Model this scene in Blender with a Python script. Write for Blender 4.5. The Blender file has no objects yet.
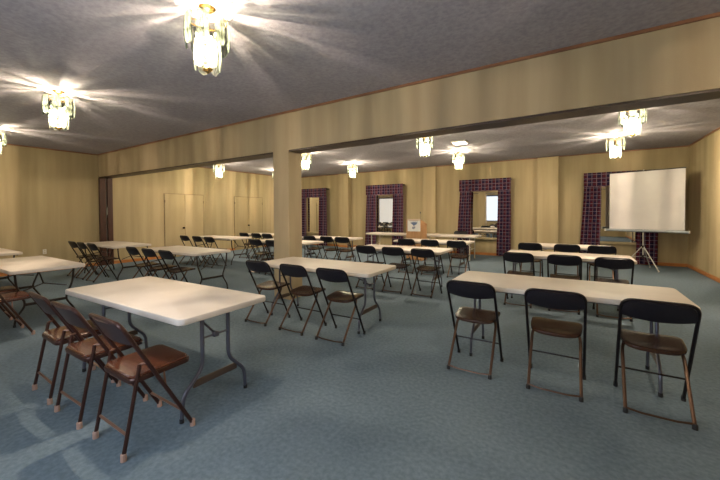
import bpy, math, random
from math import sin, cos, pi, sqrt
from mathutils import Vector, Matrix
random.seed(7)
SC = bpy.context.scene
COL = SC.collection

# ------------------------------------------------------------------ camera
FPX, TH, PT, RO, CY, H = 338.26, 0.56658, 0.01763, -0.00546, 218.994, 1.4272
F = Vector((-sin(TH)*cos(PT), cos(TH)*cos(PT), -sin(PT)))
R0 = Vector((cos(TH), sin(TH), 0)); U0 = R0.cross(F)
R = R0*cos(RO)+U0*sin(RO); U = -R0*sin(RO)+U0*cos(RO)
cd = bpy.data.cameras.new('camera'); cam = bpy.data.objects.new('camera', cd); COL.objects.link(cam)
cd.sensor_width = 36; cd.lens = FPX/720*36; cd.shift_y = -(240-CY)/720; cd.clip_start = .02
cam.matrix_world = Matrix(((R.x, U.x, -F.x, 0), (R.y, U.y, -F.y, 0), (R.z, U.z, -F.z, H), (0, 0, 0, 1)))
SC.camera = cam

# ------------------------------------------------------------------ world, exposure
w = bpy.data.worlds.new('world'); SC.world = w; w.use_nodes = True
w.node_tree.nodes['Background'].inputs[0].default_value = (.75, .85, 1, 1)
w.node_tree.nodes['Background'].inputs[1].default_value = .3
SC.view_settings.view_transform = 'Standard'; SC.view_settings.look = 'None'
SC.view_settings.exposure = 1.08; SC.view_settings.gamma = 1; SC.view_settings.use_curve_mapping = False
BULB = 260.0           # emission of each chandelier bulb's filament
LAMP = 54.0             # watts of each chandelier's upper lamp
ADDED_DAY = 3.0               # emission of the unseen pane added behind the camera to light the front

XL, XR, YB, YF, ZC, ZB = -11.235, 2.437, -.7, 11.759, 3.098, 2.469
BY0, BY1 = 4.065, 4.371

# ------------------------------------------------------------------ materials
def mat(name, col, rough=.6, metal=0, emit=None, estr=0, spec=.5, coat=0):
    m = bpy.data.materials.new(name); m.use_nodes = True
    b = m.node_tree.nodes['Principled BSDF']
    b.inputs['Base Color'].default_value = (*col, 1); b.inputs['Roughness'].default_value = rough
    b.inputs['Metallic'].default_value = metal; b.inputs['Specular IOR Level'].default_value = spec
    b.inputs['Coat Weight'].default_value = coat
    if emit:
        b.inputs['Emission Color'].default_value = (*emit, 1); b.inputs['Emission Strength'].default_value = estr
    return m
def nd(m, t, **k):
    n = m.node_tree.nodes.new(t)
    for a, v in k.items(): setattr(n, a, v)
    return n
def ln(m, a, b): m.node_tree.links.new(a, b)
def mottled(m, c1, c2, scale=(1, 1, 1), nscale=5, detail=4, bump=0, bscale=200, lo=.35, hi=.65, bdist=.01):
    b = m.node_tree.nodes['Principled BSDF']
    tc = nd(m, 'ShaderNodeTexCoord'); mp = nd(m, 'ShaderNodeMapping'); mp.inputs['Scale'].default_value = scale
    ln(m, tc.outputs['Object'], mp.inputs[0])
    n = nd(m, 'ShaderNodeTexNoise'); n.inputs['Scale'].default_value = nscale; n.inputs['Detail'].default_value = detail
    ln(m, mp.outputs[0], n.inputs['Vector'])
    r = nd(m, 'ShaderNodeValToRGB'); r.color_ramp.elements[0].color = (*c1, 1); r.color_ramp.elements[1].color = (*c2, 1)
    r.color_ramp.elements[0].position = lo; r.color_ramp.elements[1].position = hi
    ln(m, n.outputs['Fac'], r.inputs[0]); ln(m, r.outputs[0], b.inputs['Base Color'])
    if bump:
        n2 = nd(m, 'ShaderNodeTexNoise'); n2.inputs['Scale'].default_value = bscale; n2.inputs['Detail'].default_value = 3
        ln(m, tc.outputs['Object'], n2.inputs['Vector'])
        bp = nd(m, 'ShaderNodeBump'); bp.inputs['Strength'].default_value = bump; bp.inputs['Distance'].default_value = bdist
        ln(m, n2.outputs['Fac'], bp.inputs['Height']); ln(m, bp.outputs[0], b.inputs['Normal'])
    return m

M = {}
M['wall'] = mottled(mat('vinyl_wallcovering', (.5, .4, .2), .75, spec=.25), (.41, .322, .180), (.495, .397, .232), (3.2, 3.2, .22), 1.5, 5, .12, 90)
M['header'] = mottled(mat('header_wallcovering', (.5, .4, .25), .75, spec=.25), (.37, .285, .17), (.46, .365, .225), (2.6, 2.6, .25), 1.5, 5, .12, 90)
M['ceiling'] = mottled(mat('textured_ceiling', (.4, .4, .4), .95, spec=.1), (.335, .32, .36), (.425, .405, .445), (1, 1, 1), 26, 6, .35, 75, bdist=.008)
M['carpet'] = mottled(mat('teal_carpet', (.1, .2, .2), .95, spec=.1), (.124, .171, .210), (.176, .232, .278), (1, 1, 1), 34, 10, .6, 320, .32, .68)
M['oak'] = mottled(mat('orange_wood', (.4, .15, .04), .45), (.42, .15, .035), (.55, .22, .06), (1, 1, 9), 4, 4)
M['crown'] = mottled(mat('brown_wood_strip', (.2, .08, .04), .5), (.20, .085, .04), (.28, .13, .06), (1, 1, 4), 3, 3)
M['darkwood'] = mottled(mat('dark_brown_wood', (.05, .02, .01), .4), (.028, .013, .006), (.055, .025, .012), (8, 8, .8), 3, 4)
M['redwood'] = mottled(mat('reddish_brown_wood', (.12, .03, .01), .4), (.045, .012, .006), (.075, .021, .010), (8, 8, .8), 3, 4)
M['top'] = mottled(mat('cream_plastic', (.7, .63, .53), .50, spec=.35), (.655, .58, .505), (.715, .64, .565), (1, 1, 1), 3, 5, .12, 350, bdist=.002)
M['steel'] = mat('grey_steel', (.15, .15, .19), .34, .75)
M['plate'] = mat('brown_plate', (.09, .06, .045), .4, .3)
M['darksteel'] = mat('dark_brown_steel', (.022, .014, .012), .35, .3)
M['palesteel'] = mat('pale_painted_steel', (.6, .55, .45), .4, .1)
M['blackplastic'] = mat('black_plastic', (.012, .009, .014), .42, spec=.45)
M['brownplastic'] = mottled(mat('brown_plastic', (.07, .033, .018), .26, spec=.6), (.034, .014, .008), (.048, .020, .011), (1, 1, 1), 12, 3, .15, 300, bdist=.002)
M['blackframe'] = mat('black_frame_steel', (.018, .014, .016), .33, .5)
M['bronzeframe'] = mat('bronze_frame_steel', (.10, .055, .036), .33, .7)
M['brownsteel'] = mat('chair_brown_steel', (.055, .022, .016), .32, .4)
M['backsteel'] = mat('chair_back_steel', (.05, .025, .025), .33, .4)
M['vinylseat'] = mottled(mat('brown_vinyl', (.15, .045, .02), .25, spec=.6, coat=.3), (.075, .021, .009), (.105, .031, .012), (1, 1, 1), 10, 3, .1, 200, bdist=.002)
M['rail'] = mat('tan_steel', (.24, .13, .09), .4, .4)
M['cap'] = mat('beige_rubber', (.42, .27, .21), .7)
M['blackcap'] = mat('black_rubber', (.015, .015, .017), .7)
M['gold'] = mat('polished_brass', (.62, .40, .13), .22, 1)
M['white'] = mat('white_plastic', (.75, .72, .66), .5)
M['knob'] = mat('dark_bronze', (.05, .03, .015), .3, .8)
M['door'] = mottled(mat('door_covering', (.5, .4, .2), .7, spec=.25), (.435, .342, .192), (.478, .380, .218), (3, 3, .25), 1.5, 5, .1, 90)
M['door2'] = mottled(mat('door_edge_strip', (.5, .4, .2), .6), (.22, .16, .08), (.27, .2, .1), (3, 3, .25), 2, 3)
M['screen'] = mottled(mat('projection_fabric', (.8, .78, .76), .85, spec=.2), (.63, .59, .58), (.68, .64, .62), (1, 1, 1), 2, 3)
M['case'] = mat('screen_case', (.33, .36, .38), .4, .5)
M['silver'] = mat('silver_tube', (.62, .62, .6), .3, .7)
M['lectern'] = mottled(mat('lectern_oak', (.5, .28, .12), .5), (.44, .23, .10), (.54, .30, .14), (6, 6, 1), 3, 5)
M['paper'] = mat('white_paper', (.78, .76, .74), .7)
M['ink'] = mat('blue_grey_ink', (.12, .17, .30), .7)
M['ink2'] = mat('grey_ink', (.30, .30, .36), .7)
M['mirror'] = mat('silvered_glass', (.86, .86, .84), .02, 1)
M['frame'] = mat('tan_frame', (.45, .33, .17), .5)
M['sill'] = mat('sill_beige', (.6, .5, .34), .5)
M['diffuser'] = mat('lit_diffuser', (.8, .75, .65), .5, emit=(1, .86, .62), estr=4)
M['added_day'] = mat('added_day_pane', (.1, .1, .1), .3, emit=(.72, .84, 1), estr=ADDED_DAY)
M['dim'] = mat('daylit_glass', (.1, .1, .1), .3, emit=(.80, .87, 1), estr=.62)
M['shade'] = mat('glowing_white_pane', (.3, .3, .3), .8, emit=(1, .93, .84), estr=.33)  # glow added so the second mirror shows white
M['blind'] = mat('blue_grey_frame', (.06, .06, .12), .5)
M['bulb'] = mat('lit_filament', (1, .9, .7), .5, emit=(1, .80, .50), estr=BULB)

# pressed glass of the chandelier panels
m = bpy.data.materials.new('pressed_glass'); m.use_nodes = True; M['glass'] = m
nt = m.node_tree; nt.nodes.remove(nt.nodes['Principled BSDF']); out = nt.nodes['Material Output']
tr = nd(m, 'ShaderNodeBsdfTransparent'); tr.inputs[0].default_value = (.93, .97, .93, 1)
tl = nd(m, 'ShaderNodeBsdfTranslucent'); tl.inputs[0].default_value = (.075, .085, .07, 1)
gl = nd(m, 'ShaderNodeBsdfGlossy'); gl.inputs[1].default_value = .12
mx = nd(m, 'ShaderNodeMixShader'); mx.inputs[0].default_value = .30
mx2 = nd(m, 'ShaderNodeMixShader'); lw = nd(m, 'ShaderNodeLayerWeight'); lw.inputs[0].default_value = .35
mm = nd(m, 'ShaderNodeMath', operation='MULTIPLY_ADD'); mm.inputs[1].default_value = .55; mm.inputs[2].default_value = .16
ln(m, lw.outputs['Facing'], mm.inputs[0])
tg = nd(m, 'ShaderNodeTexCoord'); mg = nd(m, 'ShaderNodeMapping'); mg.inputs['Scale'].default_value = (105, 0, 5)
ln(m, tg.outputs['Object'], mg.inputs[0]); ng = nd(m, 'ShaderNodeTexNoise'); ng.inputs['Scale'].default_value = 1; ng.inputs['Detail'].default_value = 2
ln(m, mg.outputs[0], ng.inputs['Vector']); rg = nd(m, 'ShaderNodeMapRange'); rg.inputs[1].default_value = .44; rg.inputs[2].default_value = .62; rg.inputs[4].default_value = .62
ln(m, ng.outputs['Fac'], rg.inputs[0]); ag = nd(m, 'ShaderNodeMath', operation='ADD', use_clamp=True); ln(m, mm.outputs[0], ag.inputs[0]); ln(m, rg.outputs[0], ag.inputs[1])
ln(m, ag.outputs[0], mx.inputs[0])
ln(m, tr.outputs[0], mx.inputs[1]); ln(m, tl.outputs[0], mx.inputs[2])
mx2.inputs[0].default_value = .07
ln(m, mx.outputs[0], mx2.inputs[1]); ln(m, gl.outputs[0], mx2.inputs[2]); ln(m, mx2.outputs[0], out.inputs[0])

m = bpy.data.materials.new('clear_bulb_glass'); m.use_nodes = True; M['bulbglass'] = m
nt = m.node_tree; nt.nodes.remove(nt.nodes['Principled BSDF'])
t1 = nd(m, 'ShaderNodeBsdfTransparent'); t2 = nd(m, 'ShaderNodeBsdfGlossy'); t2.inputs[1].default_value = .1
t3 = nd(m, 'ShaderNodeMixShader'); t3.inputs[0].default_value = .08
ln(m, t1.outputs[0], t3.inputs[1]); ln(m, t2.outputs[0], t3.inputs[2]); ln(m, t3.outputs[0], nt.nodes['Material Output'].inputs[0])

# tartan cloth: a wine and navy ground crossed by pale lines
m = mat('plaid_cloth', (.05, .03, .08), .85, spec=.15); M['plaid'] = m
b = m.node_tree.nodes['Principled BSDF']; tc = nd(m, 'ShaderNodeTexCoord'); sp = nd(m, 'ShaderNodeSeparateXYZ')
ln(m, tc.outputs['UV'], sp.inputs[0])
def stripes(sock, period, off, width):
    a = nd(m, 'ShaderNodeMath', operation='ADD'); a.inputs[1].default_value = off; ln(m, sock, a.inputs[0])
    d = nd(m, 'ShaderNodeMath', operation='DIVIDE'); d.inputs[1].default_value = period; ln(m, a.outputs[0], d.inputs[0])
    f = nd(m, 'ShaderNodeMath', operation='FRACT'); ln(m, d.outputs[0], f.inputs[0])
    l = nd(m, 'ShaderNodeMath', operation='LESS_THAN'); l.inputs[1].default_value = width; ln(m, f.outputs[0], l.inputs[0])
    return l.outputs[0]
def mixc(fac, a, bcol):
    x = nd(m, 'ShaderNodeMix', data_type='RGBA')
    ln(m, fac, x.inputs[0])
    if isinstance(a, tuple): x.inputs[6].default_value = (*a, 1)
    else: ln(m, a, x.inputs[6])
    x.inputs[7].default_value = (*bcol, 1)
    return x.outputs[2]
c = mixc(stripes(sp.outputs[0], .22, 0, .45), (.020, .014, .045), (.085, .013, .024))
c = mixc(stripes(sp.outputs[1], .22, .05, .40), c, (.050, .012, .034))
c = mixc(stripes(sp.outputs[0], .11, .03, .10), c, (.24, .18, .22))
c = mixc(stripes(sp.outputs[1], .11, .0, .10), c, (.24, .18, .24))
ln(m, c, b.inputs['Base Color'])

# ------------------------------------------------------------------ mesh helpers
class MB:
    def __init__(s): s.v = []; s.f = []; s.uv = None
    def add(s, vs, fs):
        o = len(s.v); s.v += [tuple(v) for v in vs]; s.f += [tuple(i+o for i in f) for f in fs]; return s
    def box(s, x0, x1, y0, y1, z0, z1, bev=0):
        if bev <= 0:
            vs = [(x, y, z) for z in (z0, z1) for y in (y0, y1) for x in (x0, x1)]
            return s.add(vs, [(0, 2, 3, 1), (4, 5, 7, 6), (0, 1, 5, 4), (2, 6, 7, 3), (0, 4, 6, 2), (1, 3, 7, 5)])
        b = min(bev, (x1-x0)/2.01, (y1-y0)/2.01, (z1-z0)/2.01)
        def ring(i, z): return rrect((x0+x1)/2, (y0+y1)/2, x1-x0-2*i, y1-y0-2*i, max(b-i, b*.3), z, 3)
        return s.loft([ring(b, z0), ring(b*.3, z0+b*.3), ring(0, z0+b), ring(0, z1-b), ring(b*.3, z1-b*.3), ring(b, z1)])
    def loft(s, rings, cap=True, closed=False):
        n = len(rings[0]); vs = [p for r in rings for p in r]; fs = []
        k = len(rings)
        for i in range(k if closed else k-1):
            j = (i+1) % k
            for a in range(n):
                c = (a+1) % n; fs.append((i*n+a, i*n+c, j*n+c, j*n+a))
        if cap and not closed:
            fs.append(tuple(range(n-1, -1, -1))); fs.append(tuple((k-1)*n+a for a in range(n)))
        return s.add(vs, fs)
    def tube(s, pts, r, n=8, closed=False, flat=None):
        P = [Vector(p) for p in pts]; rings = []; k = len(P)
        t0 = (P[1]-P[0]).normalized()
        up = Vector((0, 0, 1)) if abs(t0.z) < .9 else Vector((0, 1, 0))
        nrm = (up - t0*up.dot(t0)).normalized()
        for i in range(k):
            if closed: t = (P[(i+1) % k]-P[i-1]).normalized()
            elif i == 0: t = t0
            elif i == k-1: t = (P[-1]-P[-2]).normalized()
            else: t = ((P[i+1]-P[i]).normalized()+(P[i]-P[i-1]).normalized()).normalized()
            nrm = (nrm - t*nrm.dot(t)).normalized(); bi = t.cross(nrm)
            rr = r[i] if isinstance(r, (list, tuple)) else r
            a, c = (rr, rr) if flat is None else (flat[0], flat[1])
            rings.append([P[i]+nrm*cos(2*pi*q/n)*a+bi*sin(2*pi*q/n)*c for q in range(n)])
        return s.loft(rings, closed=closed)
    def lathe(s, prof, cx=0, cy=0, n=16):
        return s.loft([[(cx+r*cos(2*pi*q/n), cy+r*sin(2*pi*q/n), z) for q in range(n)] for r, z in prof])
    def grid(s, fn, nu, nv, th, uvf=None):
        """closed slab over a grid: fn(u,v)->(point, normal), u and v in 0..1"""
        top, bot = [], []
        for j in range(nv+1):
            for i in range(nu+1):
                p, nn = fn(i/nu, j/nv); p = Vector(p); nn = Vector(nn).normalized()*th/2
                top.append(p+nn); bot.append(p-nn)
        N = len(top); W = nu+1; fs = []
        for j in range(nv):
            for i in range(nu):
                a = j*W+i; fs.append((a, a+1, a+W+1, a+W)); fs.append((N+a, N+a+W, N+a+W+1, N+a+1))
        per = [i for i in range(nu+1)]+[j*W+nu for j in range(1, nv+1)]+[nv*W+i for i in range(nu-1, -1, -1)]+[j*W for j in range(nv-1, 0, -1)]
        for q in range(len(per)):
            a, c = per[q], per[(q+1) % len(per)]; fs.append((a, N+a, N+c, c))
        if uvf: s.uv = [uvf(i/nu, j/nv) for j in range(nv+1) for i in range(nu+1)]*2
        return s.add(top+bot, fs)
    def build(s, name, material, parent=None, ang=35):
        me = bpy.data.meshes.new(name); me.from_pydata(s.v, [], s.f); me.update()
        import bmesh
        bm = bmesh.new(); bm.from_mesh(me); bmesh.ops.recalc_face_normals(bm, faces=bm.faces[:]); bm.to_mesh(me); bm.free()
        if s.uv:
            ul = me.uv_layers.new(name='UVMap')
            for l in me.loops: ul.data[l.index].uv = s.uv[l.vertex_index]
        me.polygons.foreach_set('use_smooth', [True]*len(me.polygons)); me.set_sharp_from_angle(angle=math.radians(ang))
        me.materials.append(material)
        o = bpy.data.objects.new(name, me); COL.objects.link(o)
        if parent: o.parent = parent
        return o
def rrect(cx, cy, w, d, r, z, n=4):
    r = max(min(r, w/2.001, d/2.001), 1e-5); out = []
    for k, (sx, sy) in enumerate(((1, 1), (-1, 1), (-1, -1), (1, -1))):
        for q in range(n+1):
            a = pi/2*k+pi/2*q/n
            out.append((cx+sx*(w/2-r)+r*cos(a), cy+sy*(d/2-r)+r*sin(a), z))
    return out
def fillet(pts, r, n=5):
    P = [Vector(p) for p in pts]; out = [P[0]]
    for i in range(1, len(P)-1):
        a, b_, c = P[i-1], P[i], P[i+1]; d1 = a-b_; d2 = c-b_
        rr = min(r, d1.length*.49, d2.length*.49); s0 = b_+d1.normalized()*rr; s1 = b_+d2.normalized()*rr
        for q in range(n+1):
            t = q/n; out.append(s0*(1-t)**2+b_*2*t*(1-t)+s1*t*t)
    out.append(P[-1]); return out
def tag(o, label=None, cat=None, group=None, kind=None):
    if label: o['label'] = label
    if cat: o['category'] = cat
    if group: o['group'] = group
    if kind: o['kind'] = kind
    return o
def empty(name, loc=(0, 0, 0), rz=0):
    o = bpy.data.objects.new(name, None); COL.objects.link(o); o.location = loc; o.rotation_euler = (0, 0, rz)
    o.empty_display_size = .2; return o
def kids(o): return [c for c in bpy.data.objects if c.parent == o]
def copy_tree(o, parent=None):
    c = o.copy(); COL.objects.link(c); c.parent = parent
    for ch in kids(o): copy_tree(ch, c)
    return c
def box(name, m, x0, x1, y0, y1, z0, z1, parent=None, bev=0, kind=None, label=None):
    o = MB().box(x0, x1, y0, y1, z0, z1, bev).build(name, m, parent)
    return tag(o, label, kind=kind)
S = 'structure'

# ------------------------------------------------------------------ room shell
box('floor', M['carpet'], XL-.15, XR+.15, YB-.15, YF+.15, -.12, 0, kind=S, label='teal blue carpet covering the whole hall floor')
box('ceiling', M['ceiling'], XL-.15, XR+.15, YB-.15, YF+.15, ZC, ZC+.12, kind=S, label='grey textured ceiling lit by the chandeliers')
box('wall_left', M['wall'], XL-.15, XL, YB-.15, YF+.15, 0, ZC, kind=S, label='mustard wall with two pairs of flush doors')
box('wall_right', M['wall'], XR, XR+.15, YB-.15, YF+.15, 0, ZC, kind=S, label='mustard wall beside the projection screen')
box('wall_far', M['wall'], XL, XR, YF, YF+.15, 0, ZC, kind=S, label='mustard wall with four curtained panes')
# wall behind the camera; its last opening is added to throw cool light forward
WB = [(-11.10, -9.55, .28, 2.62), (-5.40, -4.12, .82, 2.60), (-2.7, -.6, .82, 2.60)]
mb = MB(); x = XL
for a, c, z0, z1 in WB:
    mb.box(x, a, YB-.15, YB, 0, ZC); mb.box(a, c, YB-.15, YB, 0, z0); mb.box(a, c, YB-.15, YB, z1, ZC); x = c
mb.box(x, XR, YB-.15, YB, 0, ZC)
tag(mb.build('wall_back', M['wall']), 'mustard wall behind the camera with daylit windows, the widest one added', kind=S)
for k, (a, c, z0, z1) in enumerate(WB):
    f = MB()
    f.box(a, a+.05, YB-.12, YB-.02, z0, z1).box(c-.05, c, YB-.12, YB-.02, z0, z1).box(a+.05, c-.05, YB-.12, YB-.02, z0, z0+.05).box(a+.05, c-.05, YB-.12, YB-.02, z1-.09, z1)
    fo = tag(f.build('window_%d' % (k+5), M['blind']), kind=S)
    box('pane', (M['shade'], M['dim'], M['added_day'])[k], a+.05, c-.05, YB-.09, YB-.08, z0+.05, z1-.09, fo)  # the last pane glows in an added, unseen window

# the header that divides the hall, its column and its dark soffit
box('wall_header', M['header'], XL, XR, BY0, BY1, ZB, ZC, kind=S, label='sand coloured header wall over the wide opening')
CX0, CX1 = -4.324, -3.968
box('wall_column', M['header'], CX0, CX1, BY0, BY1, 0, ZB, kind=S, label='square sand coloured column under the header')
k = 1
def trim(m, *b, label=None):
    global k
    o = box('trim_%d' % k, m, *b, kind=S, label=label); k += 1; return o
trim(M['darkwood'], CX1, XR, BY0+.012, BY1-.012, ZB-.022, ZB, label='dark brown strip under the header, right of the column')
trim(M['darkwood'], XL, CX0, BY0+.012, BY1-.012, ZB-.022, ZB, label='dark brown strip under the header, left of the column')
trim(M['redwood'], XL, XL+.09, BY0, BY0+.14, 0, ZB-.022, label='front dark brown jamb at the left wall')
trim(M['redwood'], XL, XL+.09, BY1-.12, BY1, 0, ZB-.022, label='rear dark brown jamb at the left wall')
box('trim_%d' % k, M['white'], XL, XL+.075, BY0+.16, BY1-.145, 0, ZB-.022, kind=S, label='white strip between the two brown jambs'); k += 1
# thin crown strips
cw, ch = .022, .03
trim(M['crown'], XL+cw, XR-cw, BY0-cw, BY0, ZC-ch, ZC, label='thin brown strip where the header meets the ceiling')
trim(M['crown'], XL, XL+cw, YB, BY0, ZC-ch, ZC); trim(M['crown'], XL, XL+cw, BY1, YF, ZC-ch, ZC)
trim(M['crown'], XL+cw, XR-cw, YF-cw, YF, ZC-ch, ZC); trim(M['crown'], XR-cw, XR, BY1, YF, ZC-ch, ZC)
trim(M['crown'], XR-cw, XR, YB, BY0, ZC-ch, ZC)
# pilasters on the far wall
PIL = [(-8.42, -7.93), (-4.66, -4.19), (-.97, -.42)]
for a, c in PIL: trim(M['wall'], a, c, YF-.19, YF, 0, ZC-ch-.001)
# baseboards
bh, bt = .085, .018
box('baseboard_right', M['oak'], XR-bt, XR, YB, YF, 0, bh, kind=S, bev=.004)
mb = MB(); x = XL+bt
for a, c in PIL:
    mb.box(x, a, YF-bt, YF, 0, bh); mb.box(a, c, YF-.19-bt, YF-.19, 0, bh); x = c
mb.box(x, XR-bt, YF-bt, YF, 0, bh); tag(mb.build('baseboard_far', M['oak']), kind=S)
DOORS = [(5.85, 7.21, 6.46), (8.52, 9.91, 9.16)]
mb = MB(); y = BY1
for a, c, kn in DOORS: mb.box(XL, XL+bt, y, a, 0, bh); y = c
mb.box(XL, XL+bt, y, YF, 0, bh); mb.box(XL, XL+bt, YB, BY0, 0, bh); tag(mb.build('baseboard_left', M['oak']), kind=S)

# flush doors in the left wall
for i, (a, c, kn) in enumerate(DOORS):
    mid = (a+c)/2
    d = tag(MB().box(XL, XL+.012, a, c, 2.09, 2.105).box(XL, XL+.012, a-.012, a, 0, 2.105).box(XL, XL+.012, c, c+.012, 0, 2.105).build('door_%d' % (i+1), M['door2']), 'pair of flush doors covered like the wall', kind=S)
    box('door_leaf', M['door'], XL, XL+.020, a+.006, mid-.004, .01, 2.082, d, .003)
    box('door_leaf', M['door'], XL, XL+.020, mid+.004, c-.006, .01, 2.082, d, .003)
    kb = MB().lathe([(.028, 0), (.028, .006), (.012, .01), (.012, .035), (.03, .045), (.033, .06), (.022, .072), (.004, .074)], n=14).build('door_knob', M['knob'], d)
    kb.location = (XL+.02, kn, .96); kb.rotation_euler = (0, pi/2, 0)
    for z in (.3, 1.8):
        box('hinge', M['knob'], XL+.018, XL+.028, a+.004, a+.018, z, z+.09, d)
        box('hinge', M['knob'], XL+.018, XL+.028, c-.018, c-.004, z, z+.09, d)

o = tag(empty('wall_outlet', (XL, 2.90, .5)), 'small white outlet plate low on the left wall', 'outlet')
MB().box(0, .007, -.035, .035, -.058, .058, .003).build('cover_plate', M['white'], o)
for z in (-.025, .025): MB().box(.006, .010, -.017, .017, z-.014, z+.014, .002).build('socket', M['sill'], o)
o = tag(MB().box(XL+.076, XL+.105, BY0+.165, BY1-.15, 1.42, 1.62, .008).build('door_latch', M['white']), 'white latch on the strip between the two brown jambs', 'latch')

# ------------------------------------------------------------------ mirrors and curtains on the far wall
MIRRORS = [(-9.86, .40, 0), (-6.235, .385, .08), (-2.52, .44, .008), (1.01, .42, 0)]
mirror_name = ['first mirror from the left', 'second mirror from the left', 'mirror right of the lectern', 'mirror behind the projection screen']
for i, (cx, hw, rot) in enumerate(MIRRORS):
    z0, z1 = .56, 2.16
    W_ = hw+.06
    fr = MB()
    for a, c, p, q in ((-W_, -W_+.035, z0, z1), (W_-.035, W_, z0, z1), (-W_+.035, W_-.035, z1-.035, z1)):
        fr.box(a, c, -.05, .045, p, q)
    fo = tag(fr.build('window_%d' % (i+1), M['frame']), kind=S)  # a mirror, framed like a curtained window
    fo.location = (cx, YF-.046, 0)
    pa = MB().box(-W_+.035, W_-.035, -.006, .006, z0+.03, z1-.035).build('pane', M['mirror'], fo)
    pa.rotation_euler = (0, 0, rot)
    MB().box(-W_-.02, W_+.02, -.085, .045, z0-.03, z0+.03, .006).build('window_sill', M['wall'], fo)

def curtain(x0t, x1t, x0b, x1b, z0, z1, nf, ph, seed):
    def fn(u, v):
        z = z0+(z1-z0)*v
        e = min(1, (1-v)*1.2)
        xa = x0b+(x0t-x0b)*v; xb = x1b+(x1t-x1b)*v
        y = -.02*sin(2*pi*nf*u+ph)*(.75+.35*e)-.006*sin(2*pi*nf*2.3*u+seed+v*3)
        return (xa+(xb-xa)*u+.006*sin(5*v+seed), y, z), (0.15*cos(2*pi*nf*u+ph)*-1, -1, 0)
    width = (x1b-x0b)*1.12
    return MB().grid(fn, 56, 20, .006, lambda u, v: (u*width, z0+(z1-z0)*v))
for i, (cx, hw, rot) in enumerate(MIRRORS):
    o_ = .80
    for sgn, side in ((-1, 'left'), (1, 'right')):
        xa, xb = (-o_, -hw+.02) if sgn < 0 else (hw-.02, o_)
        xa2, xb2 = (-o_-.11, -hw+.0) if sgn < 0 else (hw-.06, o_+.01)
        c = curtain(xa, xb, xa2, xb2, .03, 2.18, 4, i+sgn, i*1.7+sgn).build('curtain', M['plaid'])
        c.location = (cx, YF-.180, 0)
        tag(c, 'plaid curtain hanging on the %s side of the %s' % (side, mirror_name[i]), 'curtain', 'plaid curtains along the far wall')
    def vf(u, v):
        # wraps the front and both ends of the board
        y = -.014*sin(2*pi*9*u+i)*(1-v)
        return (-o_-.01+(2*o_+.02)*u, y, 2.13+.39*v+.006*sin(2*pi*9*u)*(1-v)), (0, -1, 0)
    va = tag(empty('valance', (cx, YF-.23, 0)), 'plaid valance across the top of the %s' % mirror_name[i], 'valance', 'plaid valances along the far wall')
    MB().grid(vf, 90, 6, .006, lambda u, v: (u*1.65, .39*v)).build('valance_cloth', M['plaid'], va)
    MB().box(-o_, o_, .012, .228, 2.46, 2.50, .003).build('board', M['darkwood'], va)

# ------------------------------------------------------------------ chandeliers
def panel_mb(w_, h_, rad):
    """tongue-shaped curved glass leaf, hanging from z=0 down to -h_, bowed around the axis"""
    def fn(u, v):
        z = -h_*(1-v)
        r = w_/2; d = z+h_
        hw = w_/2*(1 if d > r else sqrt(max(0, 1-(1-d/r)**2))*.98+.02)
        dt = -z; hw *= 1 if dt > r*.6 else (.55+.45*sqrt(max(0, 1-(1-dt/(r*.6))**2)))
        x = (u*2-1)*hw
        out_ = rad+.010*sin(pi*(1-v))-.35*x*x/max(rad, .05)+.0015*sin(v*40)
        return (x, out_, z), (x*.6, 1, 0)
    return MB().grid(fn, 8, 14, .006)
def make_chandelier():
    t = empty('chandelier')
    MB().lathe([(.004, -.001), (.062, -.001), (.066, -.008), (.055, -.016), (.05, -.022), (.03, -.03), (.012, -.036), (.004, -.038)], n=20).build('canopy', M['gold'], t)
    MB().lathe([(.006, -.03), (.006, -.50)], n=8).build('stem', M['gold'], t)
    for rr, z in ((.150, -.10), (.085, -.275)):
        f = MB()
        f.tube([(rr*cos(2*pi*q/28), rr*sin(2*pi*q/28), z) for q in range(28)], .005, 6, closed=True)
        for q in range(4):
            a = pi/4+q*pi/2; f.tube([(0, 0, z), (rr*cos(a), rr*sin(a), z)], .004, 6)
        f.build('ring_frame', M['gold'], t)
    for q in range(8):
        p = panel_mb(.088, .26, .158).build('glass_panel', M['glass'], t) if q == 0 else None
        if q == 0: p8 = p
        else:
            p = p8.copy(); COL.objects.link(p); p.parent = t
        p.location = (0, 0, -.085); p.rotation_euler = (0, 0, 2*pi*q/8)
    for q in range(6):
        if q == 0: p6 = p = panel_mb(.082, .25, .092).build('glass_panel', M['glass'], t)
        else:
            p = p6.copy(); COL.objects.link(p); p.parent = t
        p.location = (0, 0, -.262); p.rotation_euler = (0, 0, 2*pi*q/6+.3)
    for l, p in ((LD[0], (.034, .008, -.295)), (LD[0], (-.024, .028, -.285)), (LD[0], (-.012, -.034, -.30)), (LD[1], (-.02, -.022, -.40))):
        lo = bpy.data.objects.new(l.name, l); COL.objects.link(lo); lo.parent = t; lo.location = p
    MB().lathe([(.004, -.475), (.030, -.480), (.040, -.492), (.036, -.503), (.020, -.512), (.008, -.525), (.003, -.53)], n=16).build('finial', M['gold'], t)
    for (x, y, z) in ((.075, .02, -.225), (-.03, .072, -.225), (-.05, -.06, -.225), (0.03, 0.02, -.37)):
        s_ = MB().lathe([(.004, z-.07), (.014, z-.068), (.014, z-.026), (.004, z-.024)], x, y, 10).build('bulb_socket', M['gold'], t)
        MB().lathe([(.002, z-.025), (.011, z-.02), (.0165, z-.006), (.0165, z+.006), (.010, z+.022), (.002, z+.032)], x, y, 10).build('bulb', M['bulbglass'], s_)
        MB().lathe([(.001, z-.012), (.004, z-.010), (.004, z+.010), (.001, z+.012)], x, y, 6).build('filament', M['bulb'], s_)
    return t
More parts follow.
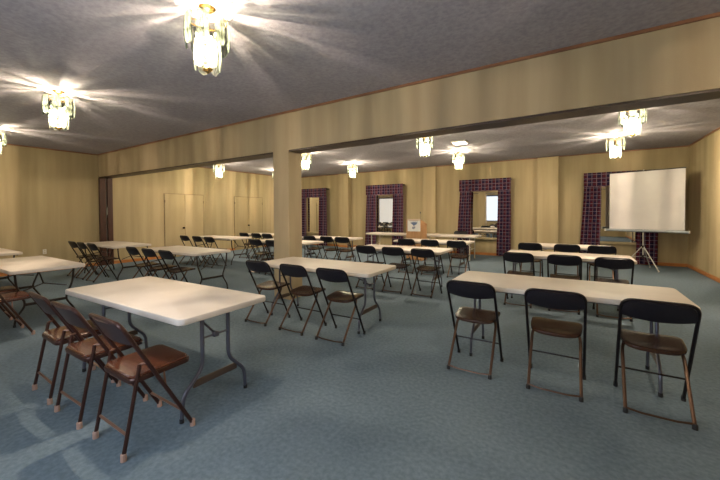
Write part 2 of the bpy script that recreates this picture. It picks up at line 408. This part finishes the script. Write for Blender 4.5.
CH = [(-2.53, 1.68, 'crystal chandelier over the table with three brown chairs, largest in view'),
      (-5.90, 1.70, 'crystal chandelier on the front ceiling, second from the right'),
      (-9.35, 1.72, 'crystal chandelier cut by the left edge of the photo'),
      (.92, 1.70, 'crystal chandelier above the front right table, out of view over the camera'),
      (.73, 6.62, 'crystal chandelier nearest the dark strip, at the upper right of the screen'),
      (.73, 9.20, 'crystal chandelier hanging just above the mirror behind the projection screen'),
      (-2.62, 6.62, 'crystal chandelier close under the header, in the middle of the back ceiling'),
      (-2.66, 9.15, 'crystal chandelier in front of the mirror right of the lectern'),
      (-6.08, 6.85, 'crystal chandelier just right of the column top'),
      (-6.25, 9.38, 'crystal chandelier in front of the second mirror from the left'),
      (-9.72, 6.80, 'crystal chandelier in front of the left wall doors'),
      (-9.60, 9.20, 'crystal chandelier half hidden behind the column')]
LD = []
for nm, e in (('upper_lamp_light', LAMP*.33), ('lower_lamp_light', LAMP*.42), ('back_upper_lamp_light', LAMP*.46), ('back_lower_lamp_light', LAMP*.60)):
    l = bpy.data.lights.new(nm, 'POINT'); l.energy = e; l.color = (1, .81, .60); l.shadow_soft_size = .0045; LD.append(l)
proto = make_chandelier()
for i, (x, y, lab) in enumerate(CH):
    c = proto if i == 0 else copy_tree(proto)
    c.location = (x, y, ZC-.001); c.rotation_euler = (0, 0, i*.37)
    if y > 5:                      # back half lamps raised to brighten the rear of the hall
        for ch_ in kids(c):
            if ch_.type == 'LIGHT': ch_.data = LD[2] if ch_.data == LD[0] else (LD[3] if ch_.data == LD[1] else ch_.data)
    tag(c, lab, 'chandelier', 'glass leaf chandeliers on the ceiling')
t = tag(empty('ceiling_light', (-2.30, 8.02, ZC)), 'flat square lit ceiling fixture between two chandeliers', 'ceiling light')
MB().box(-.17, .17, -.17, .17, -.035, -.001, .008).build('frame', M['white'], t)
MB().box(-.14, .14, -.14, .14, -.05, -.035, .005).build('diffuser', M['diffuser'], t)

# ------------------------------------------------------------------ folding tables
def make_table(style, L=1.83, D=.762, il=.20, ir=.20, ly=0, tr=.0125):
    t = empty('folding_table'); hz = .74
    rings = []
    for inset, z in ((.012, hz-.045), (.003, hz-.044), (0, hz-.038), (0, hz-.010), (.003, hz-.003), (.010, hz)):
        rings.append(rrect(0, 0, L-2*inset, D-2*inset, .045-inset*.5, z, 6))
    MB().loft(rings).build('tabletop', M['top'], t)
    ms = {'steel': M['steel'], 'dark': M['darksteel'], 'pale': M['palesteel']}[style]
    for sx in (-1, 1):
        x = sx*(L/2-(il if sx < 0 else ir))
        for sy in (-1, 1):
            if style == 'steel':
                pts = [(x, sy*.11, hz-.046), (x, sy*.11, .32), (x, sy*.26, .17), (x, sy*.27, .02)]; pts = [(a, b2+ly, c2) for a, b2, c2 in pts]; r = tr
            elif style == 'dark':
                pts = [(x, sy*.30, hz-.046), (x, sy*.285, .50), (x, sy*.20, .27), (x, sy*.30, .10), (x, sy*.31, .02)]; r = .0125
            else:
                pts = [(x, sy*.29, hz-.046), (x, sy*.29, .02)]; r = .017
            lg = MB().tube(fillet(pts, .06) if len(pts) > 2 else pts, r, 10).build('leg', ms, t)
            e = pts[-1]
            MB().lathe([(.010, .001), (.015, .001), (.015, .03), (.012, .032)], e[0], e[1], 10).build('foot_cap', M['blackcap'], lg)
        if style == 'steel':
            MB().box(x-.006, x+.006, -.185+ly, .185+ly, .20, .25, .002).build('spreader_bar', M['plate'], t)
            MB().tube([(x, -.11+ly, .53), (x, .11+ly, .53)], .007, 8).build('crossbar', ms, t)
            c = MB().tube([(x, ly, .53), (x-sx*.38, ly, hz-.05)], .008, 8)
            c.box(x-.018, x+.018, -.02+ly, .02+ly, .512, .548, .004)
            c.build('folding_brace', ms, t)
        elif style == 'dark':
            MB().box(x-.005, x+.005, -.205, .205, .25, .285, .002).build('spreader_bar', ms, t)
            c = MB().tube([(x, -.22, .45), (x-sx*.10, 0, .50), (x, .22, .45)], .008, 8)
            c.tube([(x-sx*.10, 0, .50), (x-sx*.34, 0, hz-.05)], .009, 8)
            c.build('folding_brace', ms, t)
        else:
            MB().tube([(x, -.29, .33), (x, .29, .33)], .008, 8).build('crossbar', ms, t)
            MB().tube([(x, 0, .33), (x-sx*.36, 0, hz-.05)], .007, 8).build('folding_brace', ms, t)
    MB().box(-L/2+.08, L/2-.08, -.33, -.31, hz-.062, hz-.044, .002).build('under_rail', ms, t)
    MB().box(-L/2+.08, L/2-.08, .31, .33, hz-.062, hz-.044, .002).build('under_rail', ms, t)
    return t
protos = {}
G = 'white folding tables set out in the hall'
TAB = [  # x0, x1, y0, style, rotation, label
 (-3.993, -2.163, 1.18, 'steel near', .030, 'large white folding table at the front left with three brown chairs'),
 (-1.07, .76, 3.30, 'steel', .005, 'white folding table at the front right with three black chairs'),
 (-3.79, -1.96, 3.22, 'steel', .02, 'white folding table beside the column'),
 (-7.61, -5.78, 1.17, 'dark', 0, 'white folding table with dark legs at the left edge, mostly in view'),
 (-10.46, -8.63, 1.17, 'dark', 0, 'white folding table farthest to the left, only its corner in view'),
 (-10.09, -8.26, 3.25, 'dark wide', 0, 'white folding table in front of the two brown jambs'),
 (-7.36, -5.53, 3.36, 'dark wide', 0, 'white folding table in front of the left wall doors, nearer row'),
 (-9.85, -8.02, 5.92, 'dark wide', 0, 'white folding table close to the left wall doors, behind its nearer row'),
 (-7.05, -5.22, 5.80, 'steel', 0, 'white folding table passing behind the column'),
 (-9.60, -7.77, 7.62, 'dark wide', 0, 'white folding table deepest in the back left corner'),
 (-6.84, -5.01, 7.30, 'steel', 0, 'white folding table below the first mirror from the left'),
 (-3.79, -1.96, 5.66, 'steel', 0, 'white folding table just behind the column side table, middle of the hall'),
 (-3.87, -2.04, 7.62, 'steel', 0, 'white folding table in the row just in front of the lectern'),
 (-6.10, -4.27, 9.92, 'pale', 0, 'white folding table against the far wall left of the lectern'),
 (-4.22, -2.39, 9.92, 'pale', 0, 'white folding table against the far wall right of the lectern'),
 (-1.00, .73, 5.96, 'steel mid', 0, 'white folding table second back in the right hand column'),
 (-.98, .56, 7.72, 'steel short', 0, 'white folding table nearest the projection screen'),
]
for (x0, x1, y0, st, rot, lab) in TAB:
    if st not in protos: protos[st] = o = make_table(st.split()[0], **{'steel near': dict(il=.22, ir=.105, ly=-.045, tr=.0145), 'dark wide': dict(il=.04, ir=.04), 'steel short': dict(L=1.54), 'steel mid': dict(L=1.73, il=.12)}.get(st, {}))
    else: o = copy_tree(protos[st])
    o.location = ((x0+x1)/2, y0+.381, 0); o.rotation_euler = (0, 0, rot)
    tag(o, lab, 'table', G)

# ------------------------------------------------------------------ black folding chairs (origin between the rear feet, facing +y)
def make_black_chair():
    t = empty('folding_chair')
    fy, sl = .44, .50                       # front foot and slope of the back tube
    yt = lambda z: fy-sl*z
    hw = .205
    for s in (-1, 1):
        lg = MB().tube([(s*hw, yt(.012), .012), (s*hw, yt(.44), .44)], .0115, 10).build('leg', M['blackframe'], t)
        MB().lathe([(.010, .001), (.015, .001), (.0145, .035), (.012, .04)], s*hw, yt(.015), 10).build('foot_cap', M['blackcap'], lg)
    up = fillet([(-hw, yt(.44), .44), (-hw, yt(.805), .805), (hw, yt(.805), .805), (hw, yt(.44), .44)], .075, 7)
    MB().tube(up, .0115, 10).build('back_frame', M['blackframe'], t)
    MB().tube([(-hw, yt(.20), .20), (hw, yt(.20), .20)], .007, 8).build('stretcher', M['blackframe'], t)
    # backrest
    def bf(u, v):
        a = u*2-1; W = .203
        zb = .660+.022*a*a; zt = .800-.055*max(0, (abs(a)-.72)/.28)**2
        z = zb+(zt-zb)*v
        y = yt(z)-.030*(1-a*a)+.004-.008*sin(pi*v)
        return (a*W, y, z), (-a*.28, -1, -.4)
    MB().grid(bf, 20, 8, .016).build('backrest', M['blackplastic'], t)
    for s in (-1, 1):
        x = s*.180
        lg = MB().tube(fillet([(x*.88, .33, .425), (x*.98, .29, .375), (x, .02, .02)], .04), .0115, 10).build('leg', M['bronzeframe'], t)
        MB().lathe([(.010, .001), (.0155, .001), (.015, .03), (.012, .035)], x, .016, 10).build('foot_cap', M['blackcap'], lg)
    MB().tube([(-.180, .02, .035), (-.09, .012, .026), (.09, .012, .026), (.180, .02, .035)], .0075, 8).build('floor_bar', M['bronzeframe'], t)
    # seat: saddle shaped rounded plan
    def ring(k_, dz):
        out = []
        for q in range(40):
            a = 2*pi*q/40; e = .5
            cx_ = abs(cos(a))**e*(1 if cos(a) >= 0 else -1); cy_ = abs(sin(a))**e*(1 if sin(a) >= 0 else -1)
            x = cx_*.192*k_*(1+.04*cy_); y = .335+cy_*.185*k_
            z = .436+.028*(y-.15)/.37+.012*(cx_*k_)**2-.016*max(0, cy_*k_)**3+dz
            out.append((x, y, z))
        return out
    MB().loft([ring(.9, -.024), ring(.985, -.022), ring(1, -.010), ring(.99, -.001), ring(.95, .003), ring(.8, .001), ring(.55, -.003), ring(.25, -.006), ring(.04, -.007)]).build('seat', M['brownplastic'], t)
    return t
bc = make_black_chair(); first = [True]
ROWS = [  # y of the rear feet, [(x, label)], rotation
 (3.00, [(-.79, 'black folding chair at the front right table, left of three', .0), (-.135, 'black folding chair at the front right table, middle of three', .0), (.488, 'black folding chair nearest on the right, at the front right table', -.005)], 'black chairs at the front right table'),
 (2.93, [(-3.49, 'black folding chair by the column table, left of three', .03), (-2.87, 'black folding chair by the column table, middle of three', .0), (-2.285, 'black folding chair by the column table, right of three', .02)], 'black chairs at the column table'),
 (5.36, [(-3.33, 'black folding chair in the middle hall row behind the column table, left of three', 0), (-2.76, 'black folding chair in the middle hall row behind the column table, centre one', .05), (-2.20, 'black folding chair in the middle hall row behind the column table, right of three', -.03)], 'black chairs at the middle table'),
 (7.26, [(-3.37, 'black folding chair in the row in front of the lectern, left of three', 0), (-2.79, 'black folding chair in the row in front of the lectern, centre one', 0), (-2.18, 'black folding chair in the row in front of the lectern, right of three', 0)], 'black chairs in front of the lectern'),
 (7.00, [(-6.14, 'black folding chair below the first mirror from the left, left of three', 0), (-5.55, 'black folding chair below the first mirror from the left, centre one', 0), (-5.04, 'black folding chair below the first mirror from the left, right of three', .1)], 'black chairs below the first window'),
 (5.45, [(-6.50, 'black folding chair just left of the column, nearer row, left one', 0), (-5.93, 'black folding chair touching the left edge of the column, nearer row', 0)], 'black chairs left of the column, nearer row'),
 (7.10, [(-8.98, 'black folding chair in the deepest back left row, left of three', 0), (-8.41, 'black folding chair in the deepest back left row, centre one', 0), (-7.92, 'black folding chair in the deepest back left row, right of three', 0)], 'black chairs in the deepest back left row'),
 (5.38, [(-9.40, 'black folding chair in front of the left wall doors, left of three', 0), (-8.79, 'black folding chair in front of the left wall doors, centre one', 0), (-8.24, 'black folding chair in front of the left wall doors, right of three', 0)], 'black chairs in front of the left wall doors'),
 (3.00, [(-7.04, 'dark folding chair at the left rear table, left of three, right of the brown jambs', 0), (-6.44, 'dark folding chair at the left rear table, centre one, right of the brown jambs', 0), (-5.86, 'dark folding chair at the left rear table, nearest of three', 0)], 'dark chairs at the left rear table'),
 (2.95, [(-9.76, 'dark folding chair left of the brown jambs, farthest of three', 0), (-9.25, 'dark folding chair left of the brown jambs, centre one', 0), (-8.70, 'dark folding chair left of the brown jambs, nearest of three', 0)], 'dark chairs left of the brown jambs'),
 (5.56, [(-.73, 'black folding chair in the second row of the right column, left of three', 0), (-.13, 'black folding chair in the second row of the right column, centre one', 0), (.44, 'black folding chair in the second row of the right column, right of three', 0)], 'black chairs in the second row on the right'),
 (7.44, [(-.76, 'black folding chair in the row nearest the projection screen, left of three', 0), (-.13, 'black folding chair in the row nearest the projection screen, centre one', 0), (.41, 'black folding chair in the row nearest the projection screen, right of three', 0)], 'black chairs in the row nearest the screen'),
]
for (y, lst, grp) in ROWS:
    for (x, lab, rz) in lst:
        o = bc if first[0] else copy_tree(bc); first[0] = False
        o.location = (x, y, 0); o.rotation_euler = (0, 0, rz); tag(o, lab, 'chair', grp)
o = copy_tree(bc); o.location = (-3.20, 11.28, 0); o.rotation_euler = (0, 0, pi)
tag(o, 'black folding chair behind the far table, between it and the far wall', 'chair'); del o['group']

# ------------------------------------------------------------------ brown steel folding chairs
def make_brown_chair():
    t = empty('folding_chair')
    P0 = Vector((.415, .012)); P1 = Vector((-.015, .808))
    yt = lambda z: P0.x+(P1.x-P0.x)*(z-P0.y)/(P1.y-P0.y)
    hw = .212
    for s in (-1, 1):
        lg = MB().tube([(s*hw, yt(.015), .015), (s*hw, yt(.52), .52)], .0125, 10).build('leg', M['brownsteel'], t)
        MB().lathe([(.012, .001), (.017, .001), (.0165, .042), (.013, .045)], s*hw, yt(.02), 10).build('foot_cap', M['cap'], lg)
    MB().tube(fillet([(-hw, yt(.52), .52), (-hw, yt(.80), .80), (hw, yt(.80), .80), (hw, yt(.52), .52)], .055, 6), .0125, 10).build('back_frame', M['brownsteel'], t)
    def bf(u, v):
        a = u*2-1; z = .652+.143*v-.02*max(0, (abs(a)-.75)/.25)**2*(1 if v > .5 else -1)*abs(2*v-1)
        return (a*.205, yt(z)-.026*(1-a*a)+.004, z), (-a*.25, -1, -.5)
    MB().grid(bf, 18, 8, .010).build('backrest', M['backsteel'], t)
    for s in (-1, 1):
        x = s*.19
        lg = MB().tube([(x, .004, .015), (x, .10, .53)], .0115, 10).build('leg', M['brownsteel'], t)
        MB().lathe([(.011, .001), (.0165, .001), (.016, .042), (.012, .045)], s*.19, .006, 10).build('foot_cap', M['cap'], lg)
    MB().tube([(-.19, .03, .135), (.19, .03, .135)], .0085, 8).build('rear_stretcher', M['rail'], t)
    MB().tube([(-hw, yt(.13), .13), (hw, yt(.13), .13)], .0085, 8).build('front_stretcher', M['rail'], t)
    # padded seat over a steel pan
    def sring(w_, d_, z, r):
        return [(x, y, zz-.004+(y-.05)*.03) for x, y, zz in rrect(0, .235, w_, d_, r, z, 6)]
    MB().loft([sring(.375, .355, .425, .04), sring(.392, .372, .428, .045), sring(.396, .376, .448, .045), sring(.388, .368, .456, .045)]).build('seat_pan', M['brownsteel'], t)
    MB().loft([sring(.376, .356, .454, .045), sring(.380, .360, .462, .045), sring(.368, .348, .470, .045), sring(.30, .28, .474, .04), sring(.12, .11, .475, .03)]).build('seat', M['vinylseat'], t)
    for s in (-1, 1):
        MB().tube([(s*.19, .10, .53), (s*hw, yt(.53), .53)], .007, 8).build('hinge_link', M['rail'], t)
        MB().tube([(s*.19, .24, .44), (s*hw, yt(.34), .34)], .006, 8).build('hinge_link', M['rail'], t)
    return t
br = make_brown_chair()
BR = [(-2.385, .885, 0, 'brown steel folding chair nearest the camera at the front left table'),
      (-2.975, .865, .02, 'brown steel folding chair in the middle of three at the front left table'),
      (-3.525, .870, -.02, 'brown steel folding chair farthest of three at the front left table'),
      (-5.665, .88, 0, 'brown steel folding chair at the left edge table, right one'),
      (-6.25, .90, 0, 'brown steel folding chair at the left edge table, cut by the photo edge')]
for i, (x, y, rz, lab) in enumerate(BR):
    o = br if i == 0 else copy_tree(br)
    o.location = (x, y, 0); o.rotation_euler = (0, 0, rz)
    tag(o, lab, 'chair', 'brown steel chairs at the front left table' if i < 3 else 'brown steel chairs at the left edge table')

# ------------------------------------------------------------------ tripod projection screen
SY = 10.80; PX = 1.42
t = tag(empty('projection_screen', (PX, SY, 0), -.36), 'white projection screen on a tripod in the back right corner', 'projection screen')
def cf(u, v):
    x = -.69+1.45*u; z = .985+1.435*v
    return (x, -.035+.012*sin(pi*u)*sin(pi*v)-.02*max(0, (u-.93)/.07)**2*sin(pi*min(1, v*1.1)), z), (0, -1, 0)
MB().grid(cf, 40, 20, .003).build('canvas', M['screen'], t)
c = MB().tube([(-.77, -.035, .95), (.83, -.035, .95)], .032, 14).build('case', M['case'], t)
for x in (-.785, .83): MB().box(x-.004, x+.014, -.07, 0, .915, .985, .006).build('end_cap', M['white'], c)
MB().tube([(-.70, -.035, 2.425), (.77, -.035, 2.425)], .012, 10).build('top_bar', M['darksteel'], t)
MB().tube([(0, 0, .30), (0, 0, 2.46)], .014, 10).build('pole', M['silver'], t)
MB().tube([(0, 0, 2.45), (0, -.035, 2.455), (0, -.04, 2.43)], .008, 8).build('hanger_hook', M['silver'], t)
MB().lathe([(.016, .28), (.026, .285), (.026, .35), (.016, .355)], n=12).build('collar', M['darksteel'], t)
for a in (-.61, 1.48, 3.58):
    a2 = a
    e = (cos(a2)*.43, sin(a2)*.43)
    lg = MB().tube([(cos(a2)*.02, sin(a2)*.02, .56), (e[0], e[1], .02)], .010, 8).build('leg', M['silver'], t)
    MB().lathe([(.009, .001), (.014, .001), (.014, .03), (.010, .032)], e[0], e[1], 8).build('foot_cap', M['white'], lg)
    MB().tube([(0, 0, .32), (e[0]*.5, e[1]*.5, .30)], .006, 6).build('brace', M['silver'], t)
MB().lathe([(.016, .53), (.028, .535), (.028, .585), (.016, .59)], n=12).build('collar', M['darksteel'], t)

# ------------------------------------------------------------------ lectern
t = tag(empty('lectern', (-4.07, 9.60, 0)), 'light wooden lectern with a white poster on its front', 'lectern')
mb = MB()
vs = [(-.24, -.22, 0), (.24, -.22, 0), (.24, .22, 0), (-.24, .22, 0), (-.24, -.22, 1.21), (.24, -.22, 1.21), (.24, .22, 1.06), (-.24, .22, 1.06)]
# carcass: two side panels and a front panel
sp_ = lambda x0, x1: MB().add([(x, y, z) for x in (x0, x1) for y, z in ((-.22, .0), (.22, .0), (.22, 1.05), (-.22, 1.20))],
                             [(0, 1, 2, 3), (7, 6, 5, 4), (0, 4, 5, 1), (1, 5, 6, 2), (2, 6, 7, 3), (3, 7, 4, 0)])
sp_(-.24, -.22).build('side_panel', M['lectern'], t); sp_(.22, .24).build('side_panel', M['lectern'], t)
MB().box(-.22, .22, -.22, -.20, .02, 1.195).build('front_panel', M['lectern'], t)
MB().box(-.22, .22, -.20, .20, .60, .62).build('shelf', M['lectern'], t)
tp = MB().add([(x, y, z) for x in (-.25, .25) for y, z in ((-.23, 1.203), (.24, 1.043), (.24, 1.063), (-.23, 1.223))],
              [(0, 1, 2, 3), (7, 6, 5, 4), (0, 4, 5, 1), (1, 5, 6, 2), (2, 6, 7, 3), (3, 7, 4, 0)]).build('reading_top', M['lectern'], t)
po = MB().box(-.195, .215, -.226, -.221, .87, 1.235, 0).build('poster', M['paper'], t)
# printed emblem: a broad winged shape over a shield, with grey lines of print
def poly(pts, y0, y1):
    n = len(pts); vs = [(x, y0, z) for x, z in pts]+[(x, y1, z) for x, z in pts]
    return MB().add(vs, [tuple(range(n)), tuple(range(2*n-1, n-1, -1))]+[(i, n+i, n+(i+1) % n, (i+1) % n) for i in range(n)])
poly([(-.11, 1.13), (.0, 1.15), (.13, 1.14), (.09, 1.08), (.05, 1.06), (.01, 1.03), (-.02, 1.06), (-.05, 1.09)], -.229, -.2262).build('emblem', M['ink'], po)
poly([(-.04, 1.01), (.05, 1.02), (.06, .98), (.01, .935), (-.05, .95)], -.229, -.2262).build('emblem', M['ink2'], po)
MB().box(-.13, .15, -.229, -.2262, 1.175, 1.19).build('print_line', M['ink2'], po)
mc = MB().tube(fillet([(.10, .06, 1.12), (.10, .06, 1.30), (.085, .10, 1.40)], .06), .0035, 8).build('microphone_stem', M['blackcap'], t)
MB().tube([(.085, .10, 1.40), (.080, .112, 1.43), (.076, .122, 1.455)], [.010, .018, .012], 10).build('microphone_head', M['blackcap'], mc)
